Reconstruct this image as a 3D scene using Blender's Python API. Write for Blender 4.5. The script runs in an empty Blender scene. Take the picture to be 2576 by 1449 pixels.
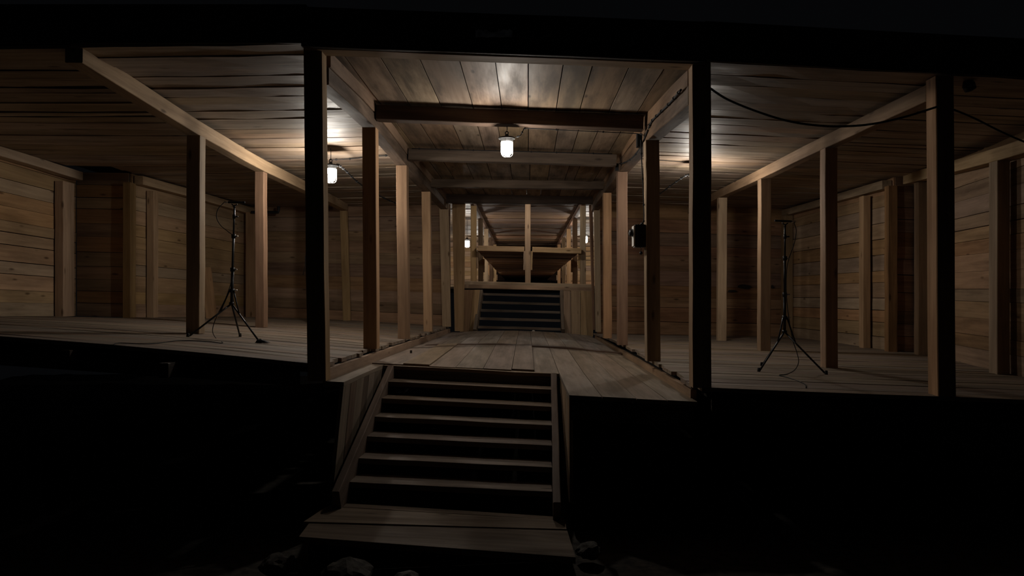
import bpy, math, random
from mathutils import Vector as V, Matrix

random.seed(7)
scene = bpy.context.scene
COL = scene.collection

# ------------------------------------------------------------------ camera
F = 1860.0                      # focal length in pixels of the 2576 x 1449 frame
CX, CY = 1323.0, 745.0          # where the corridor vanishes
H = 1.85                        # eye height above the cave floor
cd = bpy.data.cameras.new('camera')
cam = bpy.data.objects.new('camera', cd)
COL.objects.link(cam)
cam.location = (0, 0, H)
cam.rotation_euler = (math.pi / 2, 0, 0)
cd.sensor_width = 36.0
cd.sensor_fit = 'HORIZONTAL'
cd.lens = F / 2576 * 36.0
cd.shift_x = -(CX - 1288.0) / 2576
cd.shift_y = (CY - 724.5) / 2576
cd.clip_end = 200
scene.camera = cam

# ------------------------------------------------------------------ world, exposure
w = bpy.data.worlds.new('world')
scene.world = w
w.use_nodes = True
bg = w.node_tree.nodes['Background']
bg.inputs[0].default_value = (0.8, 0.85, 1.0, 1)
bg.inputs[1].default_value = 0.0019
scene.view_settings.view_transform = 'Standard'
scene.view_settings.look = 'None'
scene.view_settings.exposure = 0.0
scene.view_settings.gamma = 1.0
scene.view_settings.use_curve_mapping = False

LAMP = 290.0                    # radiance of a lamp globe
LAMP_COL = (1.0, 0.94, 0.85)


def at(px, py, Y):
    """the point seen at a pixel of the frame, Y metres in front of the camera"""
    return V(((px - CX) * Y / F, Y, H + (CY - py) * Y / F))


# ------------------------------------------------------------------ materials
def new_mat(name):
    m = bpy.data.materials.new(name)
    m.use_nodes = True
    nt = m.node_tree
    b = nt.nodes['Principled BSDF']
    return m, nt, b


def wood(name, dark, light, rough=0.75, var=0.25, stain=0.35, knots=1.0, bump=0.2, grain_scale=0.7, spec=0.25):
    m, nt, b = new_mat(name)
    N, L = nt.nodes, nt.links
    tc = N.new('ShaderNodeTexCoord')
    oi = N.new('ShaderNodeObjectInfo')
    mul = N.new('ShaderNodeVectorMath'); mul.operation = 'SCALE'
    mul.inputs[0].default_value = (37.0, 17.0, 29.0)
    L.new(oi.outputs['Random'], mul.inputs['Scale'])
    add = N.new('ShaderNodeVectorMath'); add.operation = 'ADD'
    L.new(tc.outputs['Object'], add.inputs[0]); L.new(mul.outputs[0], add.inputs[1])

    def mapped(s):
        mp = N.new('ShaderNodeMapping')
        mp.inputs['Scale'].default_value = s
        L.new(add.outputs[0], mp.inputs['Vector'])
        return mp.outputs[0]
    g = grain_scale
    n1 = N.new('ShaderNodeTexNoise')
    n1.inputs['Scale'].default_value = 1.0; n1.inputs['Detail'].default_value = 7
    n1.inputs['Roughness'].default_value = 0.65; n1.inputs['Distortion'].default_value = 0.5
    L.new(mapped((1.1 * g, 26 * g, 26 * g)), n1.inputs['Vector'])
    r1 = N.new('ShaderNodeValToRGB')
    r1.color_ramp.elements[0].position = 0.22; r1.color_ramp.elements[0].color = (*dark, 1)
    r1.color_ramp.elements[1].position = 0.76; r1.color_ramp.elements[1].color = (*light, 1)
    L.new(n1.outputs['Fac'], r1.inputs['Fac'])
    # blotchy weathering
    n2 = N.new('ShaderNodeTexNoise')
    n2.inputs['Scale'].default_value = 1.0; n2.inputs['Detail'].default_value = 5
    n2.inputs['Roughness'].default_value = 0.6
    L.new(mapped((0.9, 5.0, 5.0)), n2.inputs['Vector'])
    r2 = N.new('ShaderNodeValToRGB')
    r2.color_ramp.elements[0].position = 0.36; r2.color_ramp.elements[0].color = (1 - stain, 1 - stain, 1 - stain, 1)
    r2.color_ramp.elements[1].position = 0.56; r2.color_ramp.elements[1].color = (1, 1, 1, 1)
    L.new(n2.outputs['Fac'], r2.inputs['Fac'])
    mx = N.new('ShaderNodeMix'); mx.data_type = 'RGBA'; mx.blend_type = 'MULTIPLY'
    mx.inputs[0].default_value = 1.0
    L.new(r1.outputs['Color'], mx.inputs[6]); L.new(r2.outputs['Color'], mx.inputs[7])
    # knots
    vo = N.new('ShaderNodeTexVoronoi'); vo.inputs['Scale'].default_value = 1.0
    L.new(mapped((1.7, 5.5, 5.5)), vo.inputs['Vector'])
    r3 = N.new('ShaderNodeValToRGB')
    k = 1 - 0.65 * knots
    r3.color_ramp.elements[0].position = 0.05; r3.color_ramp.elements[0].color = (k, k * 0.9, k * 0.8, 1)
    r3.color_ramp.elements[1].position = 0.13; r3.color_ramp.elements[1].color = (1, 1, 1, 1)
    L.new(vo.outputs['Distance'], r3.inputs['Fac'])
    mk = N.new('ShaderNodeMix'); mk.data_type = 'RGBA'; mk.blend_type = 'MULTIPLY'
    mk.inputs[0].default_value = 1.0
    L.new(mx.outputs[2], mk.inputs[6]); L.new(r3.outputs['Color'], mk.inputs[7])
    # each piece a little lighter or darker, a little redder or greyer
    mr = N.new('ShaderNodeMapRange')
    mr.inputs['To Min'].default_value = 1 - var; mr.inputs['To Max'].default_value = 1 + var * 0.7
    L.new(oi.outputs['Random'], mr.inputs['Value'])
    fr = N.new('ShaderNodeMath'); fr.operation = 'MULTIPLY'; fr.inputs[1].default_value = 13.7
    L.new(oi.outputs['Random'], fr.inputs[0])
    fr2 = N.new('ShaderNodeMath'); fr2.operation = 'FRACT'
    L.new(fr.outputs[0], fr2.inputs[0])
    ms = N.new('ShaderNodeMapRange')
    ms.inputs['To Min'].default_value = 0.78; ms.inputs['To Max'].default_value = 1.12
    L.new(fr2.outputs[0], ms.inputs['Value'])
    hsv = N.new('ShaderNodeHueSaturation')
    fh = N.new('ShaderNodeMath'); fh.operation = 'MULTIPLY'; fh.inputs[1].default_value = 71.3
    L.new(oi.outputs['Random'], fh.inputs[0])
    fh2 = N.new('ShaderNodeMath'); fh2.operation = 'FRACT'
    L.new(fh.outputs[0], fh2.inputs[0])
    mh = N.new('ShaderNodeMapRange')
    mh.inputs['To Min'].default_value = 0.487; mh.inputs['To Max'].default_value = 0.506
    L.new(fh2.outputs[0], mh.inputs['Value']); L.new(mh.outputs[0], hsv.inputs['Hue'])
    L.new(mr.outputs[0], hsv.inputs['Value']); L.new(ms.outputs[0], hsv.inputs['Saturation'])
    L.new(mk.outputs[2], hsv.inputs['Color'])
    L.new(hsv.outputs['Color'], b.inputs['Base Color'])
    rr = N.new('ShaderNodeMapRange')
    rr.inputs['To Min'].default_value = min(1, rough + 0.16); rr.inputs['To Max'].default_value = rough - 0.12
    rr.inputs['From Min'].default_value = 0.3; rr.inputs['From Max'].default_value = 0.7
    L.new(n2.outputs['Fac'], rr.inputs['Value']); L.new(rr.outputs[0], b.inputs['Roughness'])
    b.inputs['Specular IOR Level'].default_value = spec
    bp = N.new('ShaderNodeBump')
    bp.inputs['Strength'].default_value = bump; bp.inputs['Distance'].default_value = 0.006
    L.new(n1.outputs['Fac'], bp.inputs['Height']); L.new(bp.outputs[0], b.inputs['Normal'])
    return m


def plain(name, col, rough=0.6, metal=0.0, noise=0.0):
    m, nt, b = new_mat(name)
    b.inputs['Base Color'].default_value = (*col, 1)
    b.inputs['Roughness'].default_value = rough
    b.inputs['Metallic'].default_value = metal
    if noise:
        N, L = nt.nodes, nt.links
        n = N.new('ShaderNodeTexNoise'); n.inputs['Scale'].default_value = 14; n.inputs['Detail'].default_value = 6
        tc = N.new('ShaderNodeTexCoord'); L.new(tc.outputs['Object'], n.inputs['Vector'])
        r = N.new('ShaderNodeValToRGB')
        r.color_ramp.elements[0].position = 0.35
        r.color_ramp.elements[0].color = (*[c * (1 - noise) for c in col], 1)
        r.color_ramp.elements[1].position = 0.65
        r.color_ramp.elements[1].color = (*[min(1, c * (1 + noise)) for c in col], 1)
        L.new(n.outputs['Fac'], r.inputs['Fac']); L.new(r.outputs['Color'], b.inputs['Base Color'])
        bp = N.new('ShaderNodeBump'); bp.inputs['Strength'].default_value = 0.5; bp.inputs['Distance'].default_value = 0.02
        L.new(n.outputs['Fac'], bp.inputs['Height']); L.new(bp.outputs[0], b.inputs['Normal'])
    return m


WALL = wood('wall_planks', (0.26, 0.160, 0.083), (0.52, 0.345, 0.19), var=0.2, stain=0.25)
WALLB = wood('back_wall_planks', (0.19, 0.112, 0.060), (0.40, 0.255, 0.142), var=0.25, stain=0.3)
POST = wood('post_timber', (0.27, 0.165, 0.085), (0.50, 0.335, 0.185), var=0.18, stain=0.22)
CEIL = wood('ceiling_boards', (0.20, 0.140, 0.090), (0.45, 0.335, 0.23), rough=0.60, var=0.16, stain=0.35, spec=0.42)
CEILC = wood('corridor_ceiling_boards', (0.20, 0.132, 0.080), (0.40, 0.285, 0.18), rough=0.66, var=0.22, stain=0.55, spec=0.35)
FLOOR = wood('floor_boards', (0.16, 0.118, 0.082), (0.28, 0.213, 0.152), var=0.08, stain=0.25, knots=0.4)
BEAM = wood('beam_timber', (0.24, 0.15, 0.080), (0.46, 0.31, 0.175), var=0.18, stain=0.30)
POSTB = wood('brown_post_timber', (0.175, 0.098, 0.053), (0.34, 0.212, 0.12), var=0.1, stain=0.25)
PLATE = wood('pale_plate_timber', (0.36, 0.235, 0.13), (0.60, 0.42, 0.25), var=0.06, stain=0.15)
MID = wood('mid_brown_timber', (0.075, 0.045, 0.028), (0.17, 0.108, 0.068), var=0.1, stain=0.3)
AGED = wood('aged_beam_timber', (0.095, 0.060, 0.036), (0.23, 0.152, 0.093), var=0.12, stain=0.5)
RED = wood('reddish_planks', (0.15, 0.080, 0.042), (0.33, 0.19, 0.105), var=0.20, stain=0.35)
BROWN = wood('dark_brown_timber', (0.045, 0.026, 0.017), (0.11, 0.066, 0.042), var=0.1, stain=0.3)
STAIR = wood('stair_timber', (0.10, 0.070, 0.048), (0.22, 0.160, 0.114), var=0.15, stain=0.35)
OLD = wood('dark_weathered_timber', (0.03, 0.023, 0.018), (0.075, 0.056, 0.042), var=0.2, stain=0.4)
FELT = plain('tarred_felt', (0.02, 0.017, 0.015), 0.95)
BLACK = plain('black_rubber', (0.007, 0.007, 0.008), 0.85)
IRON = plain('black_painted_steel', (0.018, 0.018, 0.02), 0.4, 0.3)
CAPM = plain('grey_cast_metal', (0.014, 0.013, 0.012), 0.8, 0.0)
CAGEM = plain('galvanised_wire', (0.62, 0.58, 0.52), 0.4, 0.6)
CHROME = plain('bright_metal', (0.7, 0.68, 0.65), 0.3, 0.9)
PALE = plain('pale_plastic', (0.62, 0.58, 0.52), 0.5)
SOIL = plain('cave_soil', (0.05, 0.042, 0.034), 0.95, 0, 0.55)
ROCK = plain('grey_rock', (0.06, 0.053, 0.045), 0.95, 0, 0.5)


def glow(name, col, s):
    m, nt, b = new_mat(name)
    b.inputs['Base Color'].default_value = (0.9, 0.9, 0.88, 1)
    b.inputs['Roughness'].default_value = 0.3
    b.inputs['Emission Color'].default_value = (*col, 1)
    b.inputs['Emission Strength'].default_value = s
    return m


# ------------------------------------------------------------------ object helpers
def link(o, parent=None):
    COL.objects.link(o)
    if parent is not None:
        o.parent = parent
    return o


def tag(o, label=None, cat=None, group=None, kind=None):
    if label: o['label'] = label
    if cat: o['category'] = cat
    if group: o['group'] = group
    if kind: o['kind'] = kind
    return o


def empty(name, loc, label=None, cat=None, group=None, kind=None):
    o = bpy.data.objects.new(name, None)
    o.empty_display_size = 0.1
    o.location = loc
    COL.objects.link(o)
    return tag(o, label, cat, group, kind)


WORLD = {}                      # where each built mesh stands, for its parts


def mesh_obj(name, verts, faces, mat, parent=None, M=None, smooth=False):
    """verts in world space; M places the local frame (and so the grain)"""
    M = M or Matrix.Identity(4)
    Mi = M.inverted()
    me = bpy.data.meshes.new(name)
    me.from_pydata([tuple(Mi @ V(v)) for v in verts], [], faces)
    me.materials.append(mat)
    if smooth:
        me.polygons.foreach_set('use_smooth', [True] * len(me.polygons))
    me.update()
    o = bpy.data.objects.new(name, me)
    COL.objects.link(o)
    WORLD[o.name] = M.copy()
    if parent is not None:
        o.parent = parent
        pw = WORLD.get(parent.name) or Matrix.Translation(parent.location)
        o.matrix_basis = pw.inverted() @ M
    else:
        o.matrix_basis = M
    return o


def frame(x, z, loc):
    x = x.normalized()
    y = z.cross(x).normalized()
    z = x.cross(y).normalized()
    M = Matrix((x, y, z)).transposed().to_4x4()
    M.translation = loc
    return M


def timber(name, p0, p1, wd, ht, mat, parent=None, up=V((0, 0, 1)), seg=5, wob=0.004, ch=0.006, sag=0.0, pts=None):
    """a squared timber with chamfered edges from p0 to p1, wd across and ht along `up`"""
    p0, p1 = V(p0), V(p1)
    M = frame(p1 - p0, V(up), (p0 + p1) / 2)
    ax, ay, az = [M.to_3x3().col[i] for i in range(3)]
    hw, hh, c = wd / 2, ht / 2, min(ch, wd * 0.2, ht * 0.2)
    sec = [(-hw + c, -hh), (hw - c, -hh), (hw, -hh + c), (hw, hh - c), (hw - c, hh), (-hw + c, hh), (-hw, hh - c), (-hw, -hh + c)]
    path = pts if pts else [p0.lerp(p1, i / seg) for i in range(seg + 1)]
    n = len(path)
    vs, fs = [], []
    for i, p in enumerate(path):
        t = i / (n - 1)
        dz = -sag * 4 * t * (1 - t)
        inner = 0 < i < n - 1
        jy, jz = (random.uniform(-wob, wob), random.uniform(-wob, wob)) if inner else (0, 0)
        for a, bb in sec:
            vs.append(p + ay * (a + jy) + az * (bb + dz + jz))
    for i in range(n - 1):
        for k in range(8):
            k2 = (k + 1) % 8
            fs.append((i * 8 + k, (i + 1) * 8 + k, (i + 1) * 8 + k2, i * 8 + k2))
    fs.append(tuple(range(8))); fs.append(tuple((n - 1) * 8 + k for k in reversed(range(8))))
    fs = [tuple(reversed(f)) for f in fs]
    return mesh_obj(name, vs, fs, mat, parent, M)


def plank(name, a0, a1, b0, b1, th, normal, mat, parent=None, seg=4, warp=0.004, lift=0.0, fa=None, fb=None):
    """a board whose visible face has the corners a0-a1 (one long edge) and b0-b1 (the other);
    its thickness th goes back against `normal`"""
    a0, a1, b0, b1, n = V(a0), V(a1), V(b0), V(b1), V(normal).normalized()
    mid = (a0 + a1 + b0 + b1) / 4
    M = frame((a1 + b1) - (a0 + b0), n, mid)
    vs, fs = [], []
    for i in range(seg + 1):
        t = i / seg
        off = n * (lift + (random.uniform(-warp, warp)))
        off2 = n * (lift + (random.uniform(-warp, warp)))
        pa, pb = (fa(t), fb(t)) if fa else (a0.lerp(a1, t), b0.lerp(b1, t))
        vs += [pa + off, pb + off2, pb + off2 - n * th, pa + off - n * th]
    for i in range(seg):
        for k in range(4):
            k2 = (k + 1) % 4
            fs.append((i * 4 + k, i * 4 + k2, (i + 1) * 4 + k2, (i + 1) * 4 + k))
    fs.append((3, 2, 1, 0)); e = seg * 4
    fs.append((e, e + 1, e + 2, e + 3))
    # orientation
    fl = (a1 - a0).cross(b0 - a0).dot(n)
    if fl > 0:
        fs = [tuple(reversed(f)) for f in fs]
    o = mesh_obj(name, vs, fs, mat, parent, M)
    return o


def tube(name, pts, r, mat, parent=None, n=6, closed=False, smooth=True, radii=None):
    pts = [V(p) for p in pts]
    vs, fs = [], []
    m = len(pts)
    prev = None
    for i, p in enumerate(pts):
        if closed:
            d = pts[(i + 1) % m] - pts[i - 1]
        else:
            d = pts[min(i + 1, m - 1)] - pts[max(i - 1, 0)]
        d.normalize()
        if prev is None:
            u = d.orthogonal().normalized()
        else:
            u = (prev - d * prev.dot(d)).normalized()
        prev = u
        q = d.cross(u)
        rr = radii[i] if radii else r
        for k in range(n):
            a = 2 * math.pi * k / n
            vs.append(p + (u * math.cos(a) + q * math.sin(a)) * rr)
    for i in range(m if closed else m - 1):
        for k in range(n):
            k2 = (k + 1) % n
            j = (i + 1) % m
            fs.append((i * n + k, i * n + k2, j * n + k2, j * n + k))
    if not closed:
        fs.append(tuple(reversed(range(n)))); fs.append(tuple((m - 1) * n + k for k in range(n)))
    loc = pts[0]
    return mesh_obj(name, vs, fs, mat, parent, Matrix.Translation(loc), smooth)


def lathe(name, prof, base, mat, parent=None, n=20, smooth=True, axis=None):
    """prof: (r, z) along +Z from base (or along axis)"""
    base = V(base)
    R = (V(axis).to_track_quat('Z', 'Y').to_matrix() if axis is not None else Matrix.Identity(3))
    vs, fs = [], []
    for r, z in prof:
        for k in range(n):
            a = 2 * math.pi * k / n
            vs.append(base + R @ V((r * math.cos(a), r * math.sin(a), z)))
    for i in range(len(prof) - 1):
        for k in range(n):
            k2 = (k + 1) % n
            fs.append((i * n + k, i * n + k2, (i + 1) * n + k2, (i + 1) * n + k))
    fs.append(tuple(reversed(range(n)))); fs.append(tuple((len(prof) - 1) * n + k for k in range(n)))
    return mesh_obj(name, vs, fs, mat, parent, Matrix.Translation(base), smooth)


def smooth_path(ctrl, n=8):
    """Catmull-Rom through control points"""
    c = [V(p) for p in ctrl]
    c = [c[0] * 2 - c[1]] + c + [c[-1] * 2 - c[-2]]
    out = []
    for i in range(1, len(c) - 2):
        for k in range(n):
            t = k / n
            p0, p1, p2, p3 = c[i - 1], c[i], c[i + 1], c[i + 2]
            out.append(0.5 * ((2 * p1) + (p2 - p0) * t + (2 * p0 - 5 * p1 + 4 * p2 - p3) * t * t + (3 * p1 - p0 - 3 * p2 + p3) * t ** 3))
    out.append(c[-2])
    return out


def box8(name, c, mat, parent=None, M=None):
    fs = [(0, 3, 2, 1), (4, 5, 6, 7), (0, 1, 5, 4), (1, 2, 6, 5), (2, 3, 7, 6), (3, 0, 4, 7)]
    return mesh_obj(name, c, fs, mat, parent, M)


def aabox(name, x0, x1, y0, y1, z0, z1, mat, parent=None):
    c = [V((x0, y0, z0)), V((x1, y0, z0)), V((x1, y1, z0)), V((x0, y1, z0)),
         V((x0, y0, z1)), V((x1, y0, z1)), V((x1, y1, z1)), V((x0, y1, z1))]
    return box8(name, c, mat, parent, Matrix.Translation(((x0 + x1) / 2, (y0 + y1) / 2, (z0 + z1) / 2)))


# ------------------------------------------------------------------ the leaning surfaces of the place
class Surf:
    """bilinear surface over plan: corners (x, y, z) front-left, front-right, back-left, back-right; z relative to the eye"""
    def __init__(s, fl, fr, bl, br, bump_a=0.0, bump_t=0.0):
        s.ba, s.bt = bump_a, bump_t
        s.fl, s.fr, s.bl, s.br = [V((p[0], p[1], p[2] + H)) for p in (fl, fr, bl, br)]

    def p(s, a, t):
        q = s.fl.lerp(s.fr, a).lerp(s.bl.lerp(s.br, a), t)
        a, t = max(0, min(1, a)), max(0, min(1, t))
        q.z += s.ba * 4 * a * (1 - a) + s.bt * 4 * t * (1 - t)
        return q

    def z(s, x, y):
        a, t = 0.5, 0.5
        for _ in range(12):
            l0, l1 = s.fl.lerp(s.bl, t), s.fr.lerp(s.br, t)
            a = (x - l0.x) / (l1.x - l0.x)
            f, b = s.fl.lerp(s.fr, a), s.bl.lerp(s.br, a)
            t = (y - f.y) / (b.y - f.y)
        return s.p(a, t).z

    def at(s, x, y, dz=0.0):
        return V((x, y, s.z(x, y) + dz))


floorL = Surf((-7.1, 6.1, -.18), (-1.68, 6.07, -.56), (-7.1, 16.0, -.42), (-1.65, 15.9, -.65), 0.045)
floorR = Surf((1.38, 6.0, -.74), (5.9, 6.15, -.93), (1.45, 15.9, -.80), (5.9, 15.9, -.88), 0.0, 0.065)
floorC = Surf((-1.64, 6.07, -.70), (1.36, 6.0, -.86), (-1.60, 15.9, -.785), (1.50, 15.9, -.87))
ceilL = Surf((-7.1, 6.1, 2.08), (-1.80, 6.07, 2.07), (-7.1, 16.0, 1.93), (-1.75, 15.9, 1.97), -0.03, -0.03)
ceilR = Surf((1.45, 6.0, 1.905), (5.9, 6.15, 1.72), (1.45, 15.9, 2.0), (5.9, 15.9, 1.87), 0.0, -0.03)
ceilC = Surf((-1.80, 6.18, 2.155), (1.45, 6.16, 2.005), (-1.75, 15.9, 2.105), (1.45, 15.9, 2.05))
UP, DN = V((0, 0, 1)), V((0, 0, -1))


def slab(name, s, th, up, mat, a0=0.0, a1=1.0, t0=0.0, t1=1.0):
    """thin backing sheet that carries the boards of a floor or a ceiling"""
    off = V((0, 0, th))
    q = [s.p(a0, t0), s.p(a1, t0), s.p(a1, t1), s.p(a0, t1)]
    d = V((0, 0, up))
    c = [p + d for p in q] + [p + d + off for p in q]
    o = box8(name, c, mat)
    return tag(o, kind='structure')


# ------------------------------------------------------------------ cave floor
def ground():
    nx, ny = 90, 70
    vs, fs = [], []
    import mathutils
    for j in range(ny + 1):
        for i in range(nx + 1):
            x = -12 + 24 * i / nx
            y = 2.0 + 16 * j / ny
            h = mathutils.noise.fractal(V((x * .8, y * .8, 3.1)), 1.0, 2.0, 4) * 0.05
            h += max(0, mathutils.noise.noise(V((x * 2.1, y * 2.1, 9)))) * 0.07
            if -2.0 < x < 1.0 and 4.9 < y < 8.2:
                h = min(h, -0.01)
            vs.append((x, y, h - 0.06))
    for j in range(ny):
        for i in range(nx):
            a = j * (nx + 1) + i
            fs.append((a, a + 1, a + nx + 2, a + nx + 1))
    o = mesh_obj('ground', vs, fs, SOIL, smooth=True)
    tag(o, kind='structure')


ground()


def rock(px, py, Y, r, label, seed):
    import mathutils, bmesh
    bm = bmesh.new()
    bmesh.ops.create_icosphere(bm, subdivisions=3, radius=r)
    for v in bm.verts:
        n = mathutils.noise.fractal(v.co * (1.6 / r) + V((seed, 0, 0)), 1, 2, 3)
        v.co *= 1 + 0.28 * n
        v.co.z *= 0.62
    me = bpy.data.meshes.new('rock'); bm.to_mesh(me); bm.free()
    me.materials.append(ROCK)
    o = bpy.data.objects.new('rock', me)
    p = at(px, py, Y)
    o.location = (p.x, p.y, 0.0 + r * 0.3)
    COL.objects.link(o)
    tag(o, label, 'rock', 'rocks on the cave floor')


# ------------------------------------------------------------------ galleries: floors and ceilings
def boards_across(parent, s, n, th, normal, mat, name, a0=0.0, a1=1.0, gap=0.008, drop=0.0, end_jit=0.0, a_of=None, warp=0.004, t_end=1.0, short={}):
    """boards running left to right, one after the other into the depth"""
    t = 0.0
    ws = [random.uniform(0.8, 1.2) for _ in range(n)]
    tot = sum(ws)
    for k in range(n):
        t1 = t + ws[k] / tot * t_end
        L0 = (s.fl - s.bl).length
        g = gap * random.uniform(0.3, 1.8) / L0
        b0, b1 = (a_of(0.5 * (t + t1)) if a_of else (a0, a1))
        j = random.uniform(-end_jit, end_jit)
        cut0 = cut1 = 0.0
        if end_jit and random.random() < 0.2:
            cut0 = cut1 = random.uniform(0.006, 0.012)
        tilt = random.uniform(-0.35, 0.35) / tot * drop * 10
        nar = (t1 - t) * short.get(k, 0.0)
        e1 = b1 + j - (cut1 if s is floorL else 0)
        b0 = b0 + (cut0 if s is floorR else 0)
        ta, tb, tc_ = t + g + nar * 0.5, t1 - g, t1 - g + tilt * 0.02 - nar * 0.5
        plank(name, s.p(b0, ta), s.p(e1, ta), s.p(b0, tb), s.p(e1, tc_), th, normal, mat, parent, seg=6, warp=warp, lift=random.uniform(0, 1) * drop,
              fa=lambda q: s.p(b0 + (e1 - b0) * q, ta), fb=lambda q: s.p(b0 + (e1 - b0) * q, tb + (tc_ - tb) * q))
        t = t1


# left gallery: the near part reaches further out than the far part
def spanL(t):
    return (0.0, 1.0) if t < 0.52 else (0.16, 1.0)


def spanR(t):
    return (0.0, 0.985) if t < 0.51 else (0.0, 0.93)


fl = slab('floor_left', floorL, 0.02, -0.075, FELT, 0.0, 0.98)
boards_across(fl, floorL, 44, 0.035, UP, FLOOR, 'floor_plank', gap=0.006, end_jit=0.003, a_of=spanL, warp=0.003)
fr = slab('floor_right', floorR, 0.02, -0.075, FELT, 0.02, 0.98)
boards_across(fr, floorR, 44, 0.035, UP, FLOOR, 'floor_plank', gap=0.006, end_jit=0.003, a_of=spanR, warp=0.003)
cl = slab('ceiling_left', ceilL, 0.02, 0.06, FELT)
boards_across(cl, ceilL, 36, 0.03, DN, CEIL, 'ceiling_plank', gap=0.006, drop=0.012, a_of=lambda t: (0.632, 1.0), warp=0.005)
boards_across(cl, ceilL, 35, 0.03, DN, CEIL, 'ceiling_plank', gap=0.007, drop=0.012, a_of=lambda t: (spanL(t)[0], 0.631), warp=0.005, short={4: 0.45, 7: 0.55})
cr = slab('ceiling_right', ceilR, 0.02, 0.06, FELT)
boards_across(cr, ceilR, 36, 0.03, DN, CEIL, 'ceiling_plank', gap=0.006, drop=0.012, a_of=lambda t: (0.0, 0.449), warp=0.005)
boards_across(cr, ceilR, 35, 0.03, DN, CEIL, 'ceiling_plank', gap=0.008, drop=0.012, a_of=lambda t: (0.45, spanR(t)[1]), warp=0.005, short={9: 0.6})

# corridor ceiling: boards run into the depth, in two lengths
cc = slab('ceiling_corridor', ceilC, 0.02, 0.06, FELT)
xs = [0.0, 0.055, 0.155, 0.262, 0.372, 0.47, 0.56, 0.655, 0.735, 0.835, 0.93, 1.0]
for (t0, t1) in ((0.0, 0.2255), (0.226, 0.4635), (0.464, 0.7315), (0.732, 1.0)):
    ys_ = [x + (random.uniform(-0.03, 0.03) if t0 > 0 and 0 < i < len(xs) - 1 else 0) for i, x in enumerate(xs)]
    for k in range(len(xs) - 1):
        g = 0.0016
        a, b = ys_[k] + g, ys_[k + 1] - g
        plank('ceiling_plank', ceilC.p(a, t0), ceilC.p(a, t1), ceilC.p(b, t0), ceilC.p(b, t1), 0.03, DN, CEILC, cc,
              seg=4, warp=0.004, lift=random.uniform(0, 0.008))

# ------------------------------------------------------------------ corridor floor, with the stair opening in front
fc = empty('floor_corridor', (0, 11, H - 0.8), kind='structure')
SX0, SX1, SY = -1.485, 0.345, 7.72           # the opening for the lower stairs


def hump(x, y):
    t = max(0.0, min(1.0, (y - 8.0) / 4.0))
    u = max(-1, min(1, (x + 0.05) / 1.5))
    return 0.075 * t * (1 - u * u)


def cpt(x, y, dz=0.0):
    return floorC.at(x, y, hump(x, y) + dz)


def floor_board(x0, x1, y0, y1, seg=8, lift=0.0, mat=FLOOR, th=0.035):
    vs, fs = [], []
    M = frame(V((0, 1, 0)), UP, cpt((x0 + x1) / 2, (y0 + y1) / 2))
    for i in range(seg + 1):
        y = y0 + (y1 - y0) * i / seg
        p, q = cpt(x0, y, lift), cpt(x1, y, lift)
        d = V((0, 0, th))
        vs += [p, q, q - d, p - d]
    for i in range(seg):
        for k in range(4):
            fs.append((i * 4 + k, (i + 1) * 4 + k, (i + 1) * 4 + (k + 1) % 4, i * 4 + (k + 1) % 4))
    fs = [tuple(reversed(f)) for f in fs]
    e = seg * 4
    fs.append((0, 1, 2, 3)); fs.append((e + 3, e + 2, e + 1, e))
    return mesh_obj('floor_plank', vs, fs, mat, fc, M)


fx = [-1.63, -1.30, -1.02, -0.74, -0.45, -0.15, 0.09, 0.35, 0.62, 0.90, 1.15, 1.40]
for k in range(len(fx) - 1):
    g = 0.003
    left, right = fx[k] + g, fx[k + 1] - g
    y_front = SY if right <= SX1 + 0.01 else 6.02
    li = [0.010, 0.022, 0.010, 0.012, 0.014, 0.020, 0.0, 0.0, 0.002, 0.0, 0.002][k]
    floor_board(left, right, y_front + (0.10 if k in (0, 1, 5) else 0.05) * (1 if right <= SX1 + .01 else 0), 11.1, lift=li)
    floor_board(left, right, 11.1 + 0.004, 16.0, lift=0.004)
# narrow strip left of the opening and the nosing at the head of the lower stairs
floor_board(-1.635, -1.49, 6.05, 7.75, lift=0.004)
plank('stair_head_board', cpt(SX0, SY - 0.03, 0.0), cpt(SX1, SY - 0.03, 0.0), cpt(SX0, SY + 0.09, 0.0), cpt(SX1, SY + 0.09, 0.0), 0.035, UP, FLOOR, fc)
plank('stair_head_riser', cpt(SX0, SY, -0.04), cpt(SX1, SY, -0.04), cpt(SX0, SY, -0.20), cpt(SX1, SY, -0.20), 0.03, V((0, -1, 0)), STAIR, fc)

# low dark brown strip, curved, across the corridor floor
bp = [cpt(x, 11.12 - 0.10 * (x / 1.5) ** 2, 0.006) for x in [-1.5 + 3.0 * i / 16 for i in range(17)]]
o = timber('floor_strip', bp[0], bp[-1], 0.22, 0.022, BROWN, pts=bp)
tag(o, 'low dark bowed strip lying across the corridor floor', 'batten')

# kerb boards between the corridor and the raised gallery floors
for (nm, xa, xb, sG, inner, lab) in (
        ('kerb_board', -1.655, -1.62, floorL, 1, 'long rough kerb board under the edge of the gallery floor with the leaning boards'),
        ('kerb_board', 1.385, 1.47, floorR, -1, 'long rough kerb board under the edge of the gallery floor below the switch box')):
    p0 = V((xa, 6.22, sG.z(xa, 6.05) - 0.045)); p1 = V((xb, 15.85, sG.z(xb, 15.8) - 0.045))
    q0 = V((xa, 6.22, floorC.z(xa, 6.05) - 0.06)); q1 = V((xb, 15.85, floorC.z(xb, 15.8) - 0.06))
    o = plank(nm, p0, p1, q0, q1, 0.05, V((inner, 0, 0)), BEAM, seg=12, warp=0.004)
    tag(o, lab, 'kerb', 'kerb boards of the corridor')

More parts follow.
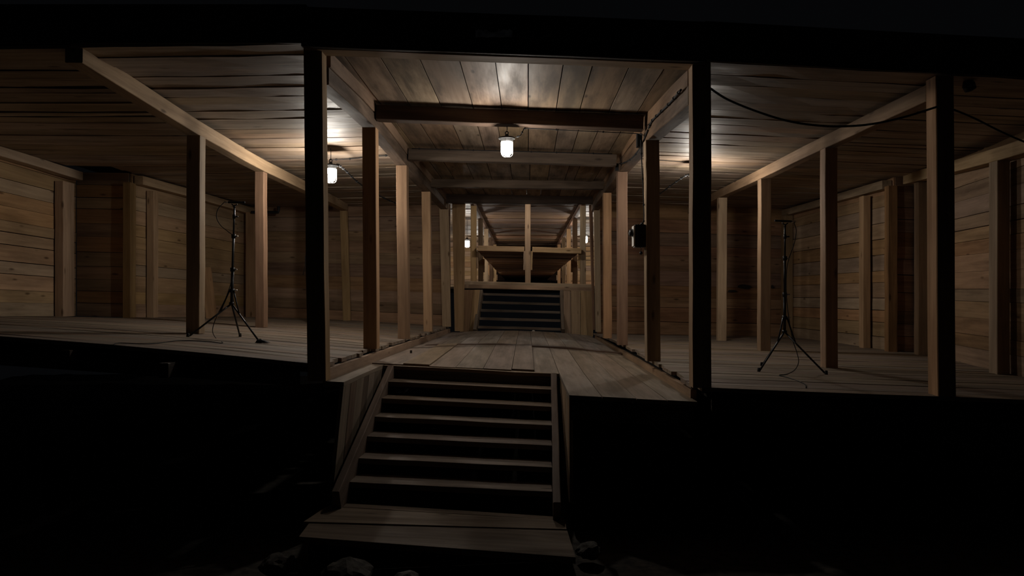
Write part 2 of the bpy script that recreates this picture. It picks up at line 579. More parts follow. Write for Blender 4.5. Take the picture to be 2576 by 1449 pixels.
# ------------------------------------------------------------------ walls of horizontal planks
def plank_wall(name, a, b, sF, sC, n, normal, mat=WALL, top_gap=0.0, th=0.03, ztop=None, gap=0.0022):
    """a wall on plan from a to b (x, y), its planks lying one on another from floor to ceiling"""
    a0, b0 = sF.at(*a), sF.at(*b)
    a1, b1 = sC.at(*a, -top_gap), sC.at(*b, -top_gap)
    n_ = V(normal).normalized()
    back = 0.05
    c = [p - n_ * th for p in (a0, b0)] + [p - n_ * (th + back) for p in (b0, a0)]
    d = [p - n_ * th for p in (a1, b1)] + [p - n_ * (th + back) for p in (b1, a1)]
    w_ = box8(name, c + d, FELT)
    tag(w_, kind='structure')
    ws = [random.uniform(0.75, 1.25) for _ in range(n)]
    tot = sum(ws); t = 0
    for k in range(n):
        t1 = t + ws[k] / tot
        g = gap / 2.3 * random.choice((0.4, 0.7, 1.0, 1.6, 2.6))
        plank('wall_plank', a0.lerp(a1, t + g), b0.lerp(b1, t + g), a0.lerp(a1, t1 - g), b0.lerp(b1, t1 - g), th, n_, mat, w_,
              seg=4, warp=0.003, lift=random.uniform(-0.004, 0.006))
        t = t1
    return w_


plank_wall('wall_left_near', (-7.12, 7.3), (-7.12, 11.7), floorL, ceilL, 12, (1, 0, 0))
plank_wall('wall_left_return', (-7.12, 11.72), (-6.30, 11.72), floorL, ceilL, 11, (0, -1, 0), WALL)
plank_wall('wall_left_far', (-6.26, 11.75), (-5.90, 15.9), floorL, ceilL, 11, (1, -0.08, 0))
plank_wall('wall_back_left', (-5.90, 15.88), (-1.62, 15.8), floorL, ceilL, 10, (0, -1, 0), WALLB)
plank_wall('wall_back_right', (1.52, 15.8), (5.62, 15.85), floorR, ceilR, 10, (0, -1, 0), RED)
plank_wall('wall_right_far', (5.50, 11.06), (5.62, 15.85), floorR, ceilR, 12, (-1, 0.0, 0))
plank_wall('wall_right_return', (5.52, 11.05), (5.80, 11.05), floorR, ceilR, 12, (0, -1, 0), RED)
plank_wall('wall_right_near', (5.05, 6.3), (5.78, 11.0), floorR, ceilR, 14, (-1, 0.155, 0), WALLB)


# ------------------------------------------------------------------ posts
def post(label, base, top, wx, wy, group, mat=POST, name='wooden_post', seg=6, wob=0.004):
    base, top = V(base), V(top)
    o = timber(name, base, top, wx, wy, mat, up=V((0, 1, 0)), seg=seg, wob=wob)
    return tag(o, label, 'post', group)


def fpost(label, pxb, pxt, Y, sF, top_py, group, w_=0.15, d_=0.15, mat=POST, wob=0.004):
    """post whose front face centre is at pixel column pxb (foot) and pxt (head)"""
    xb = (pxb - CX) * Y / F
    b = V((xb, Y + d_ / 2, sF.z(xb, Y)))
    t = at(pxt, top_py, Y); t.y = Y + d_ / 2
    return post(label, b, t, w_, d_, group, mat, wob=wob)


G1 = 'posts along the corridor'
fpost('near-black front post, bright lamp just beside it', 796, 786, 6.05, floorC, 112, G1, 0.150, 0.15)
fpost('near-black front post beside the stair opening, cable looping from its head', 1767, 1765, 5.98, floorR, 150, G1, 0.150, 0.15)
fpost('dark corridor post standing second behind the front post with the lamp', 931, 928, 8.05, floorL, 320, G1, 0.150, 0.15)
fpost('brown corridor post third in line behind the front post with the lamp', 1014, 1010, 10.25, floorL, 416, G1, 0.15, 0.15, POSTB)
fpost('pale knotty corridor post with lit face, fourth behind the front post with the lamp', 1076, 1071, 12.85, floorL, 482, G1, 0.15, 0.15)
fpost('dark corridor post carrying the black switch box', 1645, 1641, 8.05, floorR, 352, G1, 0.150, 0.15)
fpost('brown corridor post next behind the post with the switch box', 1567, 1566, 10.6, floorR, 432, G1, 0.14, 0.15, POSTB)
fpost('pale corridor post beside the far stairs, third behind the stair-opening front post', 1529, 1528, 12.65, floorR, 485, G1, 0.14, 0.15)
G2 = 'posts under the gallery beams'
fpost('dark gallery post closest to the bare stage edge, nearest the coiled microphone cable', 484, 486, 8.05, floorL, 340, G2, 0.145, 0.15)
fpost('two-tone gallery post with wavy lit edge behind the microphone stand', 653, 652, 10.30, floorL, 432, G2, 0.125, 0.15, POSTB, wob=0.005)
fpost('gallery post almost wholly hidden behind the near-black front post with the lamp', 787, 787, 12.85, floorL, 490, G2, 0.15, 0.15)
fpost('slim pale gallery post close to the back plank wall', 871, 863, 15.4, floorL, 530, G2, 0.14, 0.12)
fpost('black front post at the far end of the sagging cable span', 2383, 2377, 6.08, floorR, 190, G2, 0.150, 0.155)
fpost('dark gallery post between the front post and the dim microphone stand', 2093, 2092, 8.05, floorR, 372, G2, 0.135, 0.15)
fpost('gallery post with thin bright edge just behind the dim microphone stand', 1926, 1927, 10.28, floorR, 450, G2, 0.145, 0.15, POSTB)
fpost('pale gallery post near the back wall with dark knots', 1817, 1819, 12.85, floorR, 497, G2, 0.15, 0.12)
# posts and cover boards on the walls
G3 = 'posts against the plank walls'


def wpost(label, x0, x1, y0, y1, sF, sC, mat=POST, dz=-0.15, group=G3, dx=0.0):
    xm, ym = (x0 + x1) / 2, (y0 + y1) / 2
    return post(label, sF.at(xm, ym), sC.at(xm, ym, dz) + V((dx, 0, 0)), x1 - x0, y1 - y0, group, mat)


wpost('broad lit wall post before the dark plank recess', -7.10, -6.97, 11.14, 11.42, floorL, ceilL, dz=-0.235)
wpost('corner post at the inner end of the dark plank recess', -6.31, -6.19, 11.57, 11.74, floorL, ceilL, dz=-0.17)
wpost('slim lit wall post beside the recess corner post', -6.21, -6.09, 12.1, 12.25, floorL, ceilL, dz=-0.22)
wpost('broad pale board standing in the back corner behind the leaning boards', -5.82, -5.58, 15.35, 15.5, floorL, ceilL, dz=-0.17)
post('dark wall post beyond the far front post, closest to the open side', floorR.at(5.20, 8.12), V((5.20, 8.12, H + 1.475)), 0.14, 0.15, G3)
wpost('wall post with pale edge beside the narrow dark recess', 5.56, 5.70, 10.48, 10.6, floorR, ceilR, dz=-0.15)
wpost('dark corner post at the narrow recess', 5.38, 5.52, 10.98, 11.10, floorR, ceilR, RED, dz=-0.14)
wpost('pale wall post on the far wall just past the narrow recess', 5.36, 5.48, 11.75, 11.9, floorR, ceilR, dz=-0.20)
wpost('faint pale corner board behind the dim microphone stand', 5.40, 5.60, 15.5, 15.65, floorR, ceilR, dz=-0.18)

# ------------------------------------------------------------------ beams
G4 = 'long beams along the corridor'


def lbeam(label, pts, wd, ht, group, mat=BEAM, name='long_beam', wob=0.004):
    """pts: centre of the underside"""
    c = [V(p) + V((0, 0, ht / 2)) for p in pts]
    o = timber(name, c[0], c[-1], wd, ht, mat, pts=smooth_path(c, 3), wob=wob)
    return tag(o, label, 'beam', group)


def under(px, py, Y, dx=0.0):
    p = at(px, py, Y); p.x += dx
    return p


lbeam('long weathered corridor beam resting on the posts on the bright-lamp side',
      [V((-1.73, 6.21, H + 1.775)), V((-1.74, 8.2, H + 1.872)), V((-1.73, 10.3, H + 1.822)), V((-1.73, 12.9, H + 1.826)), V((-1.71, 15.75, H + 1.82))], 0.15, 0.15, G4, AGED)
lbeam('long corridor beam carrying the clipped black cable',
      [V((1.42, 6.13, H + 1.585)), V((1.405, 8.1, H + 1.715)), V((1.42, 10.65, H + 1.795)), V((1.42, 12.7, H + 1.782)), V((1.46, 15.7, H + 1.80))], 0.15, 0.16, G4, AGED)
# upper wall plates standing on the long beams, under the ceiling boards
lbeam('upper plank above the corridor beam on the bright-lamp side',
      [V((-1.70, 6.23, H + 1.928)), V((-1.71, 8.2, H + 2.024)), V((-1.70, 10.3, H + 1.974)), V((-1.69, 15.7, H + 1.974))], 0.11, 0.135, G4, RED)
lbeam('upper plank above the corridor beam with the clipped cable',
      [V((1.40, 6.15, H + 1.747)), V((1.385, 8.1, H + 1.877)), V((1.40, 10.65, H + 1.957)), V((1.44, 15.7, H + 1.962))], 0.11, 0.14, G4, RED)
G5 = 'gallery beams'
lbeam('long pale sagging gallery beam over the upright microphone stand',
      [under(186, 158, 6.1), under(487, 340, 8.17), under(657, 433, 10.32), V((-3.70, 12.9, H + 1.74)), under(866, 530, 15.5)], 0.145, 0.16, G5, BEAM)
lbeam('long pale gallery beam running to the post with the sagging cable',
      [V((3.44, 6.24, H + 1.645)), under(2088, 373, 8.17), under(1924, 450, 10.32), under(1818, 497, 12.92), V((3.50, 15.7, H + 1.76))], 0.13, 0.14, G5, BEAM)
G6 = 'wall plates'
lbeam('top plate on the near plank wall ending at the dark recess', [V((-7.02, 7.3, H + 1.90)), V((-7.02, 10.0, H + 1.85)), V((-7.0, 11.55, H + 1.81))], 0.16, 0.13, G6, PLATE)
lbeam('top plate on the far plank wall above the leaning boards', [V((-6.16, 11.76, H + 1.775)), V((-6.0, 13.8, H + 1.76)), V((-5.83, 15.8, H + 1.72))], 0.14, 0.14, G6, PLATE)
lbeam('top plate on the dim near wall behind the black front post', [V((4.96, 6.4, H + 1.42)), V((5.21, 8.0, H + 1.478)), V((5.66, 10.93, H + 1.655))], 0.16, 0.145, G6)
lbeam('top plate on the dim far wall behind the dim microphone stand', [V((5.42, 11.1, H + 1.61)), V((5.5, 13.4, H + 1.66)), V((5.52, 15.75, H + 1.70))], 0.14, 0.13, G6)
G7 = 'cross beams of the corridor'


def xbeam(label, Y, l, r, th, mat=BEAM):
    """l, r: (px, py of the upper front edge, py of the lower front edge) at the two ends"""
    a0, a1 = at(l[0], l[1], Y), at(l[0], l[2], Y)
    b0, b1 = at(r[0], r[1], Y), at(r[0], r[2], Y)
    p0, p1 = (a0 + a1) / 2, (b0 + b1) / 2
    p0.y += th / 2; p1.y += th / 2
    o = timber('cross_beam', p0, p1, th, (a0 - a1).length, mat, seg=8)
    return tag(o, label, 'beam', G7)


xbeam('dark cross beam from which the corridor lamp hangs', 8.12, (946, 263, 299), (1619, 289, 325), 0.16, BROWN)
xbeam('brown cross beam with a thin cable along its top, behind the hanging lamp', 10.27, (1027, 373, 401), (1551, 388, 416), 0.14, MID)
xbeam('third cross beam of the corridor counted from the hanging lamp', 12.85, (1078, 450, 470), (1524, 455, 476), 0.14, MID)
xbeam('farthest dark cross beam, over the far stairs', 15.2, (1112, 487, 510), (1504, 489, 513), 0.14, BROWN)
# front lintel over the corridor and the eaves boards
o = timber('front_lintel', V((-1.80, 6.09, H + 2.085)), V((1.45, 6.05, H + 1.945)), 0.17, 0.15, BEAM, seg=6)
tag(o, 'black front lintel across the top of the corridor opening', 'beam')

# ------------------------------------------------------------------ lower stairs
ST_RISE, ST_RUN = 0.129, 0.289
stair = empty('lower_stairs', (-0.6, 5.75, 0.15), 'broad open stairs of dark worn treads leading up into the corridor', 'stairs')
def stz(x):                        # cross slope of the floor at the head of the stairs
    return floorC.z(x, SY)
for k in range(1, 7):
    y = SY - ST_RUN * k
    sx = -0.016 * k
    x0, x1 = SX0 + 0.06 + sx * 1.0, SX1 - 0.075 + sx * 0.6
    z0, z1 = stz(x0) - ST_RISE * k, stz(x1) - ST_RISE * k
    plank('tread', V((x0, y - 0.02, z0)), V((x1, y - 0.02, z1)), V((x0, y + 0.26, z0)), V((x1, y + 0.26, z1)), 0.045, UP, STAIR, stair, seg=6, warp=0.002)
for (xs0, side) in ((SX0 + 0.0, 'l'), (SX1 - 0.075, 'r')):
    x0 = xs0 + (0.085 if side == 'l' else 0.02)
    d = -0.06 if side == 'l' else -0.05
    p0 = V((x0 + d, SY - ST_RUN * 6.95, stz(x0) - ST_RISE * 7 + 0.02))
    p1 = V((x0, SY - 0.02, stz(x0) - 0.10))
    q = V((0, 0, 0.0))
    timber('stringer', p0, p1, 0.06, 0.24, STAIR, stair, seg=5, wob=0.002)

# boarded sides of the stair opening
for (xw, nrm, lab) in ((SX0 - 0.005, 1, 'boarded side of the stair opening under the narrow lit ledge'), (SX1 + 0.01, -1, 'boarded side of the stair opening under the wide corridor floor')):
    e = empty('stair_side_panel', (xw, 6.9, 0.2), lab, 'panel')
    ys = [6.03, 6.30, 6.52, 6.80, 7.02, 7.30, 7.48, 7.74]
    for k in range(len(ys) - 1):
        ya, yb = ys[k] + 0.004, ys[k + 1] - 0.004
        lean = -0.09 if nrm > 0 else 0.0
        za = floorC.z(xw, 7) - 0.035
        plank('board', V((xw, ya, floorC.z(xw, ya) - 0.033)), V((xw + lean, ya - 0.02, 0.16)), V((xw, yb, floorC.z(xw, yb) - 0.033)), V((xw + lean, yb - 0.02, 0.16)),
              0.03, V((nrm, 0, 0)), (STAIR if k % 2 else FLOOR) if nrm > 0 else BEAM, e, seg=3, warp=0.002)

# landing of boards at the foot of the lower stairs
land = empty('boarded_landing', (-0.6, 5.4, 0.05), 'low landing of wide boards on the ground at the foot of the stairs', 'landing')


def gpt(px, py, z):
    Y = (H - z) * F / (py - CY)
    return at(px, py, Y)


LZ = 0.16
# the three boards share the cross slope of the stairs
def lpt(px, py):
    z = LZ
    for _ in range(8):
        p = gpt(px, py, z)
        z = LZ - 0.055 * (p.x + 0.6)
    return p
for c in ([(850, 1264), (1408, 1300), (824, 1273), (1421, 1308)],
          [(822, 1274), (1422, 1309), (764, 1312), (1425, 1331)],
          [(777, 1317), (1427, 1335), (752, 1350), (1448, 1402)]):
    plank('board', lpt(*c[0]), lpt(*c[1]), lpt(*c[2]), lpt(*c[3]), 0.045, UP, STAIR, land, seg=4, warp=0.001)
for x in (-1.45, -0.6, 0.15):
    plank('bearer', V((x - .05, 5.0 + .08, 0.09 - .055 * (x + .6))), V((x - .05, 5.8, 0.09 - .055 * (x + .6))), V((x + .05, 5.0 + .08, 0.09 - .055 * (x + .6))), V((x + .05, 5.8, 0.09 - .055 * (x + .6))), 0.12, UP, OLD, land)

rock(870, 1400, 4.75, 0.16, 'rounded rock half lit in front of the landing', 1.0)
rock(700, 1370, 5.0, 0.11, 'small rough stone beside the landing on the dark ground', 5.0)
rock(1020, 1420, 4.7, 0.10, 'flat stone lying before the middle of the landing', 8.0)
rock(1480, 1350, 5.3, 0.09, 'small stone by the corner of the landing at the cave wall side', 12.0)

# ------------------------------------------------------------------ underside of the stage: bearers
G8 = 'bearers under the stage'
for (px, py, Y, lab) in ((441, 905, 6.08, 'bearer end sticking out below the stage edge and catching light'), (182, 876, 6.08, 'faint bearer end sticking out below the stage edge, farthest from the stairs')):
    p = at(px, py, Y)
    o = timber('bearer', V((p.x, p.y - (0.2 if px > 300 else 0.1), p.z - 0.07)), V((p.x - .02, 9.0, p.z - 0.09)), 0.08, 0.12, OLD)
    tag(o, lab, 'timber', G8)
for (sF, nm, lab) in ((floorL, 'l', 'dark edge board along the front of the stage with the upright microphone stand'), (floorR, 'r', 'dark edge board along the front of the stage with the dim microphone stand')):
    a, b = sF.p(0, 0), sF.p(0.965 if nm == 'l' else 1, 0)
    if nm == 'r': a = sF.p(0.03, 0)
    y = V((0, -0.004, 0))
    o = plank('edge_board', a + V((0, 0.02, -0.04)), b + V((0, 0.02, -0.04)), a + V((0, 0.02, -0.20)), b + V((0, 0.02, -0.20)), 0.03, V((0, -1, 0)), OLD, seg=4)
    tag(o, lab, 'board', G8)
o = plank('edge_board', cpt(0.37, 6.02, -0.04), cpt(1.36, 6.0, -0.04), cpt(0.37, 6.02, -0.2), cpt(1.36, 6.0, -0.2), 0.03, V((0, -1, 0)), OLD)
tag(o, 'dark edge board below the corridor floor beside the stairs', 'board', G8)

# ------------------------------------------------------------------ roof edge
G9 = 'roof edge boards'
for (a, b, lab) in ((ceilL.p(0, 0), ceilL.p(1, 0), 'black roof edge board above the gallery with the pale sagging beam'),
                    (ceilR.p(0, 0), ceilR.p(1, 0), 'black roof edge board above the gallery with the sagging cable')):
    o = plank('roof_edge_board', a + V((0, -0.02, 0.0)), b + V((0, -0.02, 0.0)), a + V((0, -0.02, 0.32)), b + V((0, -0.02, 0.32)), 0.03, V((0, -1, 0)), OLD, seg=4)
    tag(o, lab, 'board', G9)

# ------------------------------------------------------------------ upper hall beyond the far stairs
FZ = H + 0.24
ust = empty('upper_stairs', (0, 16.1, H - 0.8), 'far open stairs with black gaps climbing to the upper hall', 'stairs')
UX0, UX1 = -1.06, 0.76
for k in range(1, 6):
    y = 16.0 + 0.15 * k
    z = H - 0.85 + 0.18 * k
    x0, x1 = UX0 + 0.015 * k, UX1
    plank('tread', V((x0, y - 0.04, z + 0.02)), V((x1, y - 0.04, z - 0.03)), V((x0, y + 0.09, z + 0.02)), V((x1, y + 0.09, z - 0.03)), 0.05, UP, STAIR, ust, seg=4, warp=0.003)
for x, d in ((UX0 - 0.04, 0.10), (UX1 + 0.045, 0.0)):
    timber('stringer', V((x - 0.0, 16.05, H - 0.78)), V((x + d, 16.78, H + 0.08)), 0.07, 0.2, STAIR, ust)
UST_SIDE = 'boards beside the far stairs'
e1 = empty('stair_side_panel', (-1.3, 16.3, H - 0.8), 'panel of vertical boards beside the far stairs on the bright gap side', 'panel', UST_SIDE)
for (a, b, c_, d_) in ((1150, 1166, 1157, 1164), (1166.5, 1190, 1164.5, 1180), (1190.5, 1207, 1180.5, 1195)):
    plank('board', at(a, 729, 16.3), at(c_, 839, 16.2), at(b, 729, 16.3), at(d_, 839, 16.2), 0.03, V((0, -1, 0)), WALL, e1)
e2 = empty('stair_side_panel', (1.3, 16.3, H - 0.85), 'panel of three wide vertical boards beside the far stairs below the clean hall post', 'panel', UST_SIDE)
for (a, b, c_, d_) in ((1417, 1435, 1420, 1436), (1436, 1459, 1437, 1460), (1460, 1491, 1461, 1492)):
    plank('board', at(a, 731, 16.3), at(c_, 846, 16.2), at(b, 732, 16.3), at(d_, 847, 16.2), 0.03, V((0, -1, 0)), WALL, e2)
o = timber('sill_beam', at(1155, 720, 16.95), at(1494, 728, 16.95), 0.25, 0.09, WALL); tag(o, 'lower sill beam along the head of the far stairs', 'beam', 'sills of the upper hall')
o = timber('sill_beam', at(1165, 711, 17.3), at(1490, 720, 17.3), 0.2, 0.08, WALL); tag(o, 'upper sill beam carrying the posts of the upper hall', 'beam', 'sills of the upper hall')
# heavy leaning jambs at the end of the corridor
G10 = 'heavy jambs at the end of the corridor'
def jamb(label, b0, b1, t0, t1, pyb, pyt, Y, th=0.12, mat=POST):
    o = plank('corridor_jamb', at(b0, pyb, Y), at(t0, pyt, Y), at(b1, pyb, Y), at(t1, pyt, Y), th, V((0, -1, 0)), mat, seg=5, warp=0.006)
    tag(o, label, 'post', G10)
jamb('wide weathered jamb leaning beside the slit of bright light', 1144, 1166, 1137, 1170, 833, 504, 15.55)
jamb('pale jamb against the back wall outside the slit of bright light', 1113, 1134, 1105, 1128, 822, 512, 15.5, 0.08)
jamb('brown jamb at the end of the corridor behind the pale post by the far stairs', 1499, 1512, 1494, 1509, 835, 510, 15.5)
jamb('narrow dark jamb at the upper hall opening opposite the slit of light', 1492, 1497, 1482, 1491, 830, 515, 15.7, 0.08, RED)

uhall = 17.4
UPF = Surf((-4.5, 17.2, .24), (4.5, 17.2, .22), (-4.5, 42, .24), (4.5, 42, .24))
o = slab('floor_upper_hall', UPF, 0.05, -0.06, FLOOR)
UPC = Surf((-1.22, 15.95, 2.30), (1.28, 15.95, 2.28), (-1.30, 38, 2.25), (1.36, 38, 2.25))
uc = slab('ceiling_upper_hall', UPC, 0.02, 0.06, FELT)
boards_across(uc, UPC, 34, 0.03, DN, RED, 'ceiling_plank', gap=0.012, drop=0.03)
for (nm, sx, lab) in (('ceiling_upper_left', -1, ''), ('ceiling_upper_right', 1, '')):
    S = Surf((sx * 4.5 if sx < 0 else 1.30, 16.1, 2.27), (-1.24 if sx < 0 else 4.5, 16.1, 2.27), (-4.5 if sx < 0 else 1.38, 31, 2.27), (-1.32 if sx < 0 else 4.5, 31, 2.27))
    s_ = slab(nm, S, 0.02, 0.06, FELT)
    boards_across(s_, S, 38, 0.03, DN, CEIL, 'ceiling_plank', gap=0.012, drop=0.02)
for (nm, sx) in (('wall_upper_left', -1), ('wall_upper_right', 1)):
    a, b = (sx * 4.2, 16.3), (sx * 4.0, 36)
    plank_wall(nm, a, b, UPF, Surf((-4.5, 17.2, 2.25), (4.5, 17.2, 2.25), (-4.5, 42, 2.25), (4.5, 42, 2.25)), 10, (-sx, 0, 0), WALL, gap=0.006)
plank_wall('wall_upper_back', (-4.2, 38), (4.2, 38), UPF, Surf((-4.5, 17.2, 2.25), (4.5, 17.2, 2.25), (-4.5, 42, 2.25), (4.5, 42, 2.25)), 10, (0, -1, 0), RED)
for sx in (-1, 1):
    plank_wall('wall_upper_gallery_' + ('left' if sx < 0 else 'right'), (-4.2 if sx < 0 else 1.48, 30.6), (-1.44 if sx < 0 else 4.2, 30.6), UPF, Surf((-4.5, 17.2, 2.25), (4.5, 17.2, 2.25), (-4.5, 42, 2.25), (4.5, 42, 2.25)), 10, (0, -1, 0), WALL, gap=0.008)
# the two-tier deck
deck = Surf((-1.126, 17.5, 1.07), (1.238, 17.5, 1.03), (-1.0, 37.5, 0.80), (1.0, 37.5, 0.80))
dk = slab('hall_deck', deck, 0.02, 0.06, FELT)
dk['kind'] = 'thing'
tag(dk, 'long upper deck of dark planks running back between the posts of the upper hall', 'deck')
boards_across(dk, deck, 30, 0.03, DN, RED, 'deck_plank', gap=0.01, drop=0.03)
G11 = 'posts of the upper hall'
hall_labels = {
    (-1, 0): 'front hall post beside the far lamp', (1, 0): 'front hall post with bright edge at the open end of the deck beam',
    (-1, 1): 'second hall post behind the far lamp', (1, 1): 'second hall post back from the bright-edged front one',
    (-1, 2): 'third hall post behind the far lamp', (1, 2): 'third hall post back from the bright-edged front one',
    (-1, 3): 'fourth hall post behind the far lamp', (1, 3): 'fourth hall post back from the bright-edged front one',
    (-1, 4): 'rearmost visible hall post behind the far lamp', (1, 4): 'rearmost visible hall post on the bright-edged side'}
for sx in (-1, 1):
    for k, Y in enumerate((17.4, 20.3, 23.4, 26.8, 30.5)):
        x = (-1.235 - 0.012 * k) if sx < 0 else (1.347 + 0.005 * k)
        zc = H + 2.13
        e = empty('hall_post', (x, Y, FZ), hall_labels[(sx, k)], 'post', G11)
        timber('shaft', V((x, Y + .08, FZ)), V((x, Y + .08, zc)), 0.13, 0.16, POST, e, up=V((0, 1, 0)))
        dz = deck.z(x * 0.9, Y)
        timber('packing_board', V((x - sx * 0.088, Y + .08, FZ + 0.42)), V((x - sx * 0.088, Y + .08, dz - 0.01)), 0.04, 0.15, POST, e, up=V((0, 1, 0)))
e = empty('hall_post', (0.045, 17.25, FZ), 'middle hall post in front, widened by packing boards under the deck beam', 'post', G11)
timber('shaft', V((0.045, 17.28, FZ - 0.02)), V((0.045, 17.28, H + 2.24)), 0.13, 0.12, POST, e, up=V((0, 1, 0)))
for s in (-1, 1):
    timber('packing_board', V((0.045 + s * 0.086, 17.28, FZ + 0.37)), V((0.055 + s * 0.086, 17.28, H + 1.05)), 0.042, 0.12, POST, e, up=V((0, 1, 0)))
    pts = (at(1203, 625, 17.3), at(1319, 627.5, 17.3)) if s < 0 else (at(1339, 628, 17.3), at(1462, 632, 17.3))
    o = timber('deck_beam', pts[0], pts[1], 0.13, 0.125, POST)
    tag(o, 'deck beam between the far-lamp post and the middle hall post' if s < 0 else 'deck beam between the middle hall post and the bright-edged post', 'beam', 'deck beams of the upper hall')
o = timber('long_beam', V((-1.25, 16.2, H + 2.19)), V((-1.33, 36, H + 2.19)), 0.10, 0.12, RED); tag(o, 'upper hall ceiling-edge beam on the far-lamp side', 'beam', G4)
o = timber('long_beam', V((1.34, 16.2, H + 2.19)), V((1.39, 36, H + 2.19)), 0.10, 0.12, RED); tag(o, 'upper hall ceiling-edge beam on the bright-edged post side', 'beam', G4)

# ------------------------------------------------------------------ caged lamps
G12 = 'caged lamps'


def cage_lamp(label, c, power, hook_top, scale=1.0, small=False):
    """c: centre of the glass globe; hook_top: height where it hangs"""
    c = V(c); s = scale
    e = empty('caged_lamp', (c.x, c.y, c.z - 0.085 * s), label, 'lamp', G12)
    r, h = 0.058 * s, 0.165 * s
    z0 = -h / 2
    prof = [(0.006 * s, z0), (0.030 * s, z0 + 0.004 * s), (0.049 * s, z0 + 0.018 * s), (r, z0 + 0.042 * s), (r, z0 + h * 0.6), (r * 0.96, z0 + h * 0.92)]
    lathe('globe', prof, c, glow('lamp_globe', LAMP_COL, power), e, n=16)
    zt = z0 + h * 0.92
    capp = [(r * 1.05, zt), (r * 1.16, zt + 0.004 * s), (r * 1.18, zt + 0.026 * s), (0.092 * s, zt + 0.034 * s), (0.094 * s, zt + 0.046 * s), (0.066 * s, zt + 0.056 * s), (0.022 * s, zt + 0.064 * s), (0.018 * s, zt + 0.085 * s)]
    cap = lathe('cap', capp, c, CAPM, e, n=24)
    # wire cage
    rc = 0.068 * s
    for k in range(6):
        a = math.pi * 2 * k / 6 + 0.3
        ca, sa = math.cos(a), math.sin(a)
        pts = [(rc, zt + 0.005), (rc, zt - 0.06 * s), (rc, z0 + 0.03 * s), (rc * 0.86, z0 + 0.004 * s), (rc * 0.55, z0 - 0.012 * s), (0.004, z0 - 0.016 * s)]
        tube('cage_wire', smooth_path([c + V((q * ca, q * sa, z)) for q, z in pts], 3), 0.0024 * s, CAGEM, e, n=5)
    for z in (zt - 0.07 * s,):
        tube('cage_ring', [c + V((rc * math.cos(t), rc * math.sin(t), z)) for t in [2 * math.pi * i / 20 for i in range(20)]], 0.0024 * s, CAGEM, e, n=5, closed=True)
    # eye and hook
    ze = zt + 0.085 * s
    tube('eye', [c + V((0.017 * s * math.cos(t), 0, ze + 0.015 * s + 0.017 * s * math.sin(t))) for t in [2 * math.pi * i / 14 for i in range(14)]], 0.006 * s, IRON, cap, n=6, closed=True)
    zh = hook_top - c.z
    if zh > ze + 0.03 * s:
        tube('hook', [c + V((0, 0, ze + 0.026 * s)), c + V((0.003, 0, (ze + zh) / 2)), c + V((0, 0, zh))], 0.0045, IRON, cap, n=6)
    return e, zt


lampC, zt_ = cage_lamp('caged lamp hanging from the dark cross beam in the corridor', at(1275, 373, 8.235), LAMP, at(1275, 315, 8.235).z + 0.01)
pL = at(832, 440, 9.9)
lampL, _ = cage_lamp('bright caged lamp beside the near-black front post', pL, LAMP * 1.15, ceilL.z(pL.x, pL.y) - 0.005, 1.12)
pR = at(1749, 462, 10.33)
lampR, _ = cage_lamp('caged lamp mostly hidden behind the front post by the stair opening', pR, LAMP * 0.8, ceilR.z(pR.x, pR.y) - 0.005, 1.05)
pF = at(1175, 613, 21.5)
cage_lamp('small far lamp glaring beside the front hall post', pF, LAMP * 0.95, H + 2.27, 1.1)
cage_lamp('lamp over the far stairs hidden by the farthest cross beam', V((0.0, 16.02, H + 2.13)), LAMP * 2.4, H + 2.27, 0.5)
cage_lamp('far lamp hidden behind the bright-edged hall post', V((1.72, 21.5, H + 1.65)), LAMP * 0.95, H + 2.27, 1.1)
for sx in (-1, 1):
    cage_lamp('rear far lamp deep in the upper hall behind the ' + ('far-lamp' if sx < 0 else 'bright-edged') + ' post', V((sx * 1.9 if sx < 0 else 2.15, 28.0, H + 1.6)), LAMP * 0.95, H + 2.27, 1.1)

# ------------------------------------------------------------------ cables
G13 = 'black cables'


def cable(label, ctrl, r=0.006, clips=0, clip_r=0.011, n=6, group=G13, mat=BLACK, name='cable'):
    pts = smooth_path(ctrl, n)
    e = empty(name, pts[0], label, 'cable', group)
    wire = tube('wire', pts, r, mat, e, n=6)
    if clips:
        m = len(pts)
        for i in range(clips):
            q = pts[int((i + 0.5) / clips * (m - 1))]
            q2 = pts[min(m - 1, int((i + 0.5) / clips * (m - 1)) + 1)]
            d = (q2 - q).normalized()
            tube('clip', [q - d * 0.009, q + d * 0.009], clip_r, BLACK, wire, n=6, smooth=False)
    return e


# along the corridor beam, then down to the box
def onR(y, z_off=0.165, x=1.335):
    ys = [(6.13, 1.585), (8.1, 1.715), (10.65, 1.795), (12.7, 1.782), (15.7, 1.80)]
    for (a, za), (b, zb) in zip(ys, ys[1:]):
        if a <= y <= b:
            return V((x, y, H + za + (zb - za) * (y - a) / (b - a) + z_off))
cable('black clipped cable running along the corridor beam', [onR(6.25, .15, 1.31), onR(6.6, .15, 1.322), onR(7.0, .145, 1.322), onR(7.4, .145, 1.318), onR(7.75, .14, 1.318), onR(7.95, .10, 1.318)], 0.010, 7, 0.017)
cable('black cable continuing along the corridor beam to the second post', [onR(8.0, .09, 1.318), onR(8.5, .0, 1.325), onR(9.2, -.02, 1.335), onR(10.0, .03, 1.33), onR(10.5, .09, 1.33)], 0.009, 6, 0.014)
cable('thin cable from the corridor lamp along the underside of its cross beam',
      [at(1297, 345, 8.235), at(1309, 341, 8.24), at(1316, 329, 8.25), at(1326, 323, 8.27), at(1400, 326.5, 8.27), at(1500, 331, 8.27), at(1600, 336, 8.27), at(1618, 340, 8.2)], 0.005, 6, 0.010)
